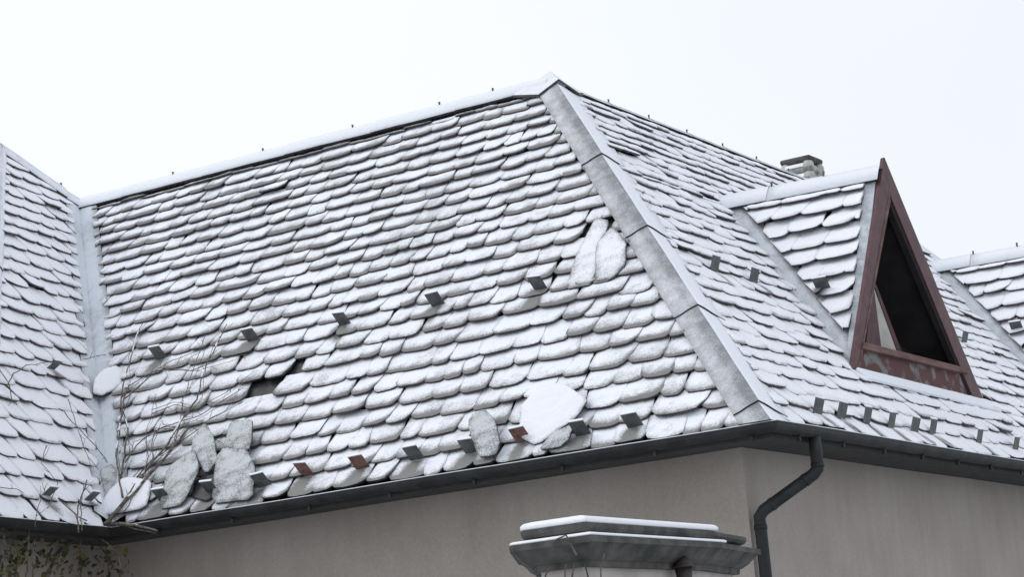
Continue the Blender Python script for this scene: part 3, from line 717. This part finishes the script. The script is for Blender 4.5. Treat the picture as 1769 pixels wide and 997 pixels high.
# ------------------------------------------------------------------ loose and slipped slates
FV = Face(VB, (VT-VB).cross(FA.n+FC.n), VT-VB)
def loose(fc, pts, lift, mat, label, tilt=(.0, .0), thick=.014, snow=0.0, under='slate'):
    """a slate lying on the slope: outline given by where its corners lie on the roof"""
    st = [fc.px(q) for q in pts]; cs = sum(a for a, b in st)/len(st); ct = sum(b for a, b in st)/len(st)
    # round the outline
    out = []
    n_ = len(st)
    for i in range(n_):
        p0, p1, p2 = st[i-1], st[i], st[(i+1) % n_]
        for q, r_ in ((p0, .4), (p0, .12), (p2, .12), (p2, .4)):
            sh_ = .05 if r_ in (.2,) else (.1 if r_ == 0 else 0)
            a = (p1[0]+(q[0]-p1[0])*r_, p1[1]+(q[1]-p1[1])*r_)
            out.append((a[0]+(cs-a[0])*sh_*.5+U(-.006, .006), a[1]+(ct-a[1])*sh_*.5+U(-.006, .006)))
    org = fc.P(cs, ct, lift)
    e = MB()
    def hz(a, b): return tilt[0]*(a-cs)+tilt[1]*(b-ct)
    rings = []
    for sc_, zz, th in ((1, -thick, 1), (1, 0, .9), (.985, max(.004, snow*.55), .7), (.9, max(.006, snow*.95), .35), (.6, max(.007, snow), .1), (.25, max(.007, snow*1.02), .1)):
        r = []
        for (a, b) in out:
            a2, b2 = cs+(a-cs)*sc_, ct+(b-ct)*sc_
            p = fc.P(a2, b2, lift+hz(a2, b2)+zz+(.003*noise.noise(V(a2*12, b2*12, 3)) if zz > 0 else 0)); r.append(e.vert(p-org, th))
        rings.append(r)
    m_ = len(out)
    for k, (a, b) in enumerate(zip(rings, rings[1:])):
        for i in range(m_): e.face((a[i], a[(i+1) % m_], b[(i+1) % m_], b[i]), 1 if k == 0 else 0, k > 0)
    e.face(rings[0][::-1], 1); e.face(rings[-1], 0, True)
    o = e.build('loose_slate', [M[mat], M[under]]); o.location = org
    tag(o, label, 'roof slate', 'slipped slates lying on the snowy roof'); return o
loose(FV, ((157, 704), (160, 684), (176, 671), (196, 666), (209, 671), (208, 690), (190, 702), (172, 707)), .21, 'snow_b', 'oval snow covered slate lying across the valley gutter', (.0, .15), thick=.03, snow=.02)
loose(FA, ((176, 905), (196, 868), (228, 842), (276, 846), (262, 890)), .12, 'snow_b', 'wide snow covered slate at the foot of the valley', (0, .1), snow=.02)
loose(FA, ((282, 890), (300, 822), (352, 795), (360, 830), (326, 886)), .13, 'bare_slate', 'bare grey slate leaning beside the wide snowy one above the gutter', (.1, .1))
loose(FA, ((346, 800), (350, 780), (374, 757), (386, 775), (388, 812), (366, 832)), .17, 'bare_slate', 'narrow upright grey slate with a pointed top, highest left of the heap', (.0, .2))
loose(FA, ((372, 880), (386, 806), (400, 792), (440, 794), (452, 822), (444, 872)), .12, 'bare_slate', 'large bare grey slate standing on the gutter edge, right of the dark gap', (0, .1))
loose(FA, ((396, 792), (416, 752), (452, 748), (450, 770), (440, 794)), .16, 'bare_slate', 'small grey slate resting on top of the large bare one', (0, .2))
loose(FA, ((822, 752), (830, 738), (852, 730), (868, 745), (876, 780), (868, 802), (836, 806)), .15, 'bare_slate', 'lone rounded grey slate standing upright on the eave', (0, .1))
loose(FA, ((906, 768), (909, 722), (940, 690), (985, 683), (1028, 706), (1002, 738), (932, 780)), .12, 'snow_b', 'biggest snow covered slate lying aslant above the gutter', (.0, .12), snow=.011)
loose(FA, ((940, 790), (962, 762), (1002, 746), (992, 772), (975, 786)), .10, 'bare_slate', 'slate half hidden under the biggest aslant slate', (0, .05))
loose(FA, ((1033, 495), (1038, 432), (1066, 404), (1089, 430), (1087, 466), (1064, 490)), .085, 'snow_a', 'slipped slate with a curved edge touching the hip cover', (0, .05), snow=.009)
loose(FA, ((981, 508), (1000, 452), (1036, 388), (1060, 392), (1046, 440), (1028, 498)), .075, 'snow_a', 'long slipped slate below the gap beside the hip cover', (0, .04), snow=.009)
loose(FA, ((336, 868), (344, 838), (372, 826), (388, 846), (366, 876)), .07, 'slate', 'dark wet slate showing between two bare grey ones', (0, .0))
loose(FV, ((174, 880), (172, 832), (188, 822), (204, 832), (201, 866)), .12, 'bare_slate', 'grey slate stub wedged at the lower end of the valley gutter', (0, .1))

# ------------------------------------------------------------------ gate pier in front
pier = empty('gate_pier', (2.6, -7.5, 0)); tag(pier, 'plastered gate pier with snow topped mossy stone coping, in front of the house', 'pier')
PL = [V(2.50, -8.44, 0), V(2.93, -8.44, 0), V(2.93, -7.17, 0), V(2.80, -6.47, 0), V(2.3, -6.5, 0), V(2.12, -7.75, 0)]
ZL = 2.464-.012
def pbuild(mb, name, mat, **kw):
    o = mb.build(name, mat, None, **kw); o.parent = pier; o.matrix_parent_inverse = Matrix.Translation(-Vector(pier.location)); return o
mb = MB(); ring_stack(mb, PL, [(.13, 0), (.13, ZL-.115)]); pbuild(mb, 'shaft', M['pier'])
mb = MB(); ring_stack(mb, PL, [(.10, ZL-.125), (.095, ZL-.098), (.085, ZL-.096), (.055, ZL-.075), (.03, ZL-.045), (.012, ZL-.03), (0, ZL-.028), (0, ZL-.002), (.01, ZL)]); pbuild(mb, 'lower_coping', M['stone'])
mb = MB(); ring_stack(mb, PL, [(.085, ZL-.01), (.085, ZL+.022), (.065, ZL+.03), (.055, ZL+.045), (.055, ZL+.062), (.06, ZL+.066)]); pbuild(mb, 'upper_coping', M['stone'])
def snow_on(inset, z, th, ymax):
    mb = MB(); pl = [V(2.50, -8.44, 0), V(2.93, -8.44, 0), V(2.93, ymax, 0), V(2.25, ymax, 0), V(2.12, -7.75, 0)]
    ring_stack(mb, pl, [(inset, z), (inset-.006, z+th*.35), (inset, z+th*.75), (inset+.012, z+th), (inset+.05, z+th*1.25)]); return mb
pbuild(snow_on(.006, ZL+.001, .016, -7.10), 'snow', M['snow_b'], bevel=.004)
pbuild(snow_on(.058, ZL+.067, .030, -7.02), 'snow', M['snow_b'], bevel=.008)
# iron lantern hook hanging under the coping, mostly below the frame
lan = empty('wall_lantern', (2.85, -7.55, 0)); 
lt = hit((1168, 952), V(2.84, 0, 0), V(1, 0, 0)); lan.location = lt
tag(lan, 'small dark iron lantern hanging below the coping on the pier', 'lantern')
mb = MB()
mb.tube([V(0, -.015, .03), V(.02, -.006, 0), V(.03, 0, -.03)], .006, 6); mb.tube([V(0, .03, .03), V(.02, .015, 0), V(.03, 0, -.03)], .006, 6); q_ = mb.build('hook', M['iron']); q_.parent = lan
mb = MB(); mb.tube([V(.03, 0, -.025), V(.03, 0, -.04), V(.03, 0, -.06), V(.03, 0, -.075), V(.03, 0, -.085)], [.008, .03, .042, .05, .062], 12); q_ = mb.build('hood', M['iron']); q_.parent = lan
mb = MB(); mb.tube([V(.03, 0, -.085), V(.03, 0, -.2)], [.045, .032], 8); q_ = mb.build('lamp_body', M['iron']); q_.parent = lan

# ------------------------------------------------------------------ climbing plant
def bpath(pts, wig=.01):
    out = []
    for a, b in zip(pts, pts[1:]):
        n_ = max(2, int((b-a).length/.06))
        for k in range(n_):
            p = a.lerp(b, k/n_); out.append(p+V(noise.noise(p*7), noise.noise(p*7+V(5, 0, 0)), noise.noise(p*7+V(0, 9, 0)))*wig)
    out.append(pts[-1]); return out
vine = empty('climbing_vine', (VB.x, VB.y, 0)); tag(vine, 'bare climbing vine spreading from the corner over the valley gutter and eave', 'climbing plant')
def vb_(mb, name, mat, **kw):
    o = mb.build(name, mat, None, **kw); o.parent = vine; o.matrix_parent_inverse = Matrix.Translation(-Vector(vine.location)); return o
WX = Face(V(VB.x, .25, H0), (1, 0, 0), (0, 0, 1))
def on(fc, pxs, lift): return [fc.at(q, l if not isinstance(lift, (int, float)) else lift) for q, l in zip(pxs, lift if not isinstance(lift, (int, float)) else [lift]*len(pxs))]
br = [
 (FA, ((180, 908), (214, 870), (248, 832), (280, 797), (302, 770), (324, 742)), .16, .016, .006),
 (FA, ((186, 905), (226, 850), (262, 800), (292, 766), (316, 722), (340, 690), (352, 640), (372, 600), (392, 560)), .14, .010, .003),
 (FA, ((271, 917), (232, 908), (206, 905), (180, 912), (150, 925), (122, 938)), .10, .008, .012),
 (FA, ((166, 908), (120, 902), (60, 896), (-10, 886)), .12, .006, .008),
 (FA, ((206, 905), (180, 905), (158, 922), (128, 930), (96, 960), (80, 1000)), .08, .009, .012),
 (FA, ((128, 930), (105, 922), (100, 918), (68, 922)), .10, .006, .004),
 (FA, ((206, 850), (214, 790), (222, 740), (208, 700), (214, 660), (226, 620), (236, 580), (246, 560)), .12, .008, .003),
 (FA, ((212, 860), (200, 790), (206, 745), (214, 690), (222, 668)), .15, .008, .005),
 (FA, ((216, 800), (236, 770), (262, 748), (290, 735), (340, 720), (392, 688), (420, 670)), .13, .005, .002),
 (FA, ((236, 825), (262, 796), (300, 770), (330, 752), (360, 726), (420, 694)), .12, .005, .002),
 (FA, ((214, 690), (240, 668), (272, 640), (330, 640), (380, 622), (430, 612)), .13, .005, .002),
 (FA, ((222, 668), (250, 650), (300, 622), (340, 606)), .13, .004, .002),
 (FA, ((264, 800), (262, 770), (268, 740), (300, 742), (330, 738), (384, 766), (396, 774)), .14, .0035, .002),
 (FA, ((302, 770), (310, 740), (316, 690), (330, 650), (344, 610), (356, 578)), .13, .004, .002),
 (FA, ((246, 832), (256, 790), (252, 750), (262, 715), (270, 680)), .14, .0035, .0015),
 (FA, ((262, 715), (300, 700), (340, 706), (400, 672), (440, 640)), .14, .0035, .0015),
 (FC, ((0, 640), (14, 662), (22, 690), (30, 700)), .12, .004, .003),
 (FC, ((10, 668), (24, 646), (46, 632), (88, 626)), .13, .005, .002),
 (FC, ((144, 621), (184, 612), (205, 600)), .18, .003, .002),
 (FC, ((110, 712), (140, 745), (165, 772), (186, 800)), .13, .0035, .003),
 (FC, ((82, 880), (100, 835), (72, 800), (80, 770)), .12, .003, .002),
 (FC, ((60, 910), (64, 880), (82, 836)), .13, .003, .002),
 (FC, ((100, 862), (120, 880), (134, 892), (150, 900)), .10, .005, .004),
 (FC, ((136, 920), (134, 880), (144, 850), (150, 830)), .15, .006, .004),
 (FC, ((142, 918), (140, 870), (146, 842)), .17, .004, .003),
 (FC, ((0, 843), (28, 846), (40, 852)), .10, .004, .002),
 (FC, ((118, 690), (130, 730), (152, 790), (170, 812)), .12, .003, .002),
]
br += [(fc, tuple((x+8*math.sin(i*1.9+k*2.3)+3, y+7*math.cos(i*2.7+k)) for k, (x, y) in enumerate(pxs)), lift*.8, min(r0_, .0035)*.7, r1_*.6) for i, (fc, pxs, lift, r0_, r1_) in enumerate(br) if fc is FA]
for fc, pxs, lift, r0_, r1_ in br:
    r0_ *= 1.35; r1_ *= 1.5
    p = bpath(on(fc, pxs, lift), .012); n_ = len(p); mb = MB()
    mb.tube(p, [r0_+(r1_-r0_)*k/(n_-1) for k in range(n_)], 6)
    for k in range(3, n_-1, 3):                                      # short side shoots
        if R() < .55:
            d = (p[k]-p[k-1]).normalized(); sd_ = (d*.7+V(U(-1, 1), U(-.3, .3), U(-.6, 1))).normalized(); l_ = U(.04, .16)
            mb.tube([p[k], p[k]+sd_*l_*.5, p[k]+sd_*l_+V(0, 0, U(-.02, .03))], [.0035, .0026, .0015], 5)
    if r0_ > .009:
        for k in range(2, n_-2):
            if noise.noise(p[k]*3.1) > .22: mb.tube([p[k]+V(0, 0, r0_*.75), p[k+1]+V(0, 0, r0_*.75)], r0_*.6, 6, mi=1)
    vb_(mb, 'branch', [M['twig'], M['snow_b']])
# stems climbing the wall below the eave
_wf = Face(V(VB.x, .2, H0), (1, 0, 0), (0, 0, 1)); _wc = Face(VB+V(-.35, 0, 0), -CD, V(0, 0, 1))
class WF:
    def at(q, z=0.0): return (_wc if q[0] < 150 else _wf).at(q, z)
for pxs in (((20, 1010), (18, 950), (30, 900)), ((45, 1010), (48, 940), (52, 905)), ((58, 1010), (55, 960), (66, 905)), ((80, 1010), (100, 960), (140, 925)), ((20, 1010), (40, 950), (62, 900)),
            ((214, 1010), (205, 960), (172, 930)), ((192, 1010), (184, 960), (160, 920)), ((140, 1000), (136, 960), (140, 925)), ((5, 1000), (10, 940), (4, 905))):
    p = bpath(on(WF, pxs, U(0, .3)), .02); p = [V(p[0].x, p[0].y, 0.0)] + p; mb = MB(); mb.tube(p, [.009]+[.007]*(len(p)-1), 6); vb_(mb, 'stem', M['twig'])
def leaf(mb, c, sz):
    d = V(U(-1, 1), U(-1, .2), U(-1, .4)).normalized(); q = d.orthogonal().normalized(); q = (q*math.cos(U(0, 6))+d.cross(q)*math.sin(U(0, 6))); nn = d.cross(q)
    pts = [c, c+d*.35*sz+q*.33*sz+nn*.06*sz, c+d*sz, c+d*.35*sz-q*.33*sz+nn*.06*sz]
    mb.face([mb.vert(pts[0]), mb.vert(pts[1]), mb.vert(pts[2]), mb.vert(pts[3])], 0, True)
mb = MB()
for (x, y, n_, sp) in ((38, 925, 7, 7), (62, 922, 7, 7), (137, 968, 14, 9), (188, 978, 16, 12), (20, 955, 26, 16), (60, 970, 22, 18), (100, 985, 12, 14), (206, 960, 9, 7), (48, 892, 4, 5), (10, 905, 9, 8), (24, 882, 2, 4), (160, 940, 5, 8), (8, 985, 40, 14), (40, 955, 60, 22), (110, 950, 30, 20), (160, 985, 26, 16), (215, 985, 10, 8)):
    for k in range(int(n_*1.1)):
        leaf(mb, WF.at((random.gauss(x, sp), random.gauss(y, sp*1.3)), U(.0, .35)), U(.05, .10))
vb_(mb, 'foliage', M['leaf'], recalc=False)
mb = MB()
for (x, y) in ((238, 614), (239, 624), (222, 672), (214, 680), (206, 742), (238, 616)):
    leaf(mb, FA.at((x, y), .14), .06)
vb_(mb, 'withered_leaves', M['dead_leaf'], recalc=False)
# strands on the pier
strands = empty('creeper', (2.9, -8.4, 0)); tag(strands, 'thin dead creeper strands hanging on the corner of the pier', 'climbing plant')
for pxs, xx in ((((988, 1000), (992, 975), (985, 960)), 0), (((1016, 1000), (1010, 978), (1002, 958)), 0), (((1038, 1000), (1036, 975), (1044, 958)), 0), (((976, 1000), (975, 985), (980, 972)), 0), (((958, 955), (956, 938), (962, 932), (978, 925), (990, 948), (996, 960)), 1), (((940, 1000), (944, 990), (950, 985)), 1)):
    pl_ = Face(V(2.8, -8.31 - (.15 if xx else .03), 0), (1, 0, 0), (0, 0, 1)); p = bpath([pl_.at(q) for q in pxs], .008); mb = MB(); mb.tube(p, [.004]*len(p), 5)
    o = mb.build('strand', M['twig']); o.parent = strands; o.matrix_parent_inverse = Matrix.Translation(-Vector(strands.location))

# ------------------------------------------------------------------ ground
mb = MB(); mb.poly([V(-1500, -1500, 0), V(1500, -1500, 0), V(1500, 1500, 0), V(-1500, 1500, 0)])
g = mb.build('ground', M['ground'], recalc=False); g['kind'] = 'structure'
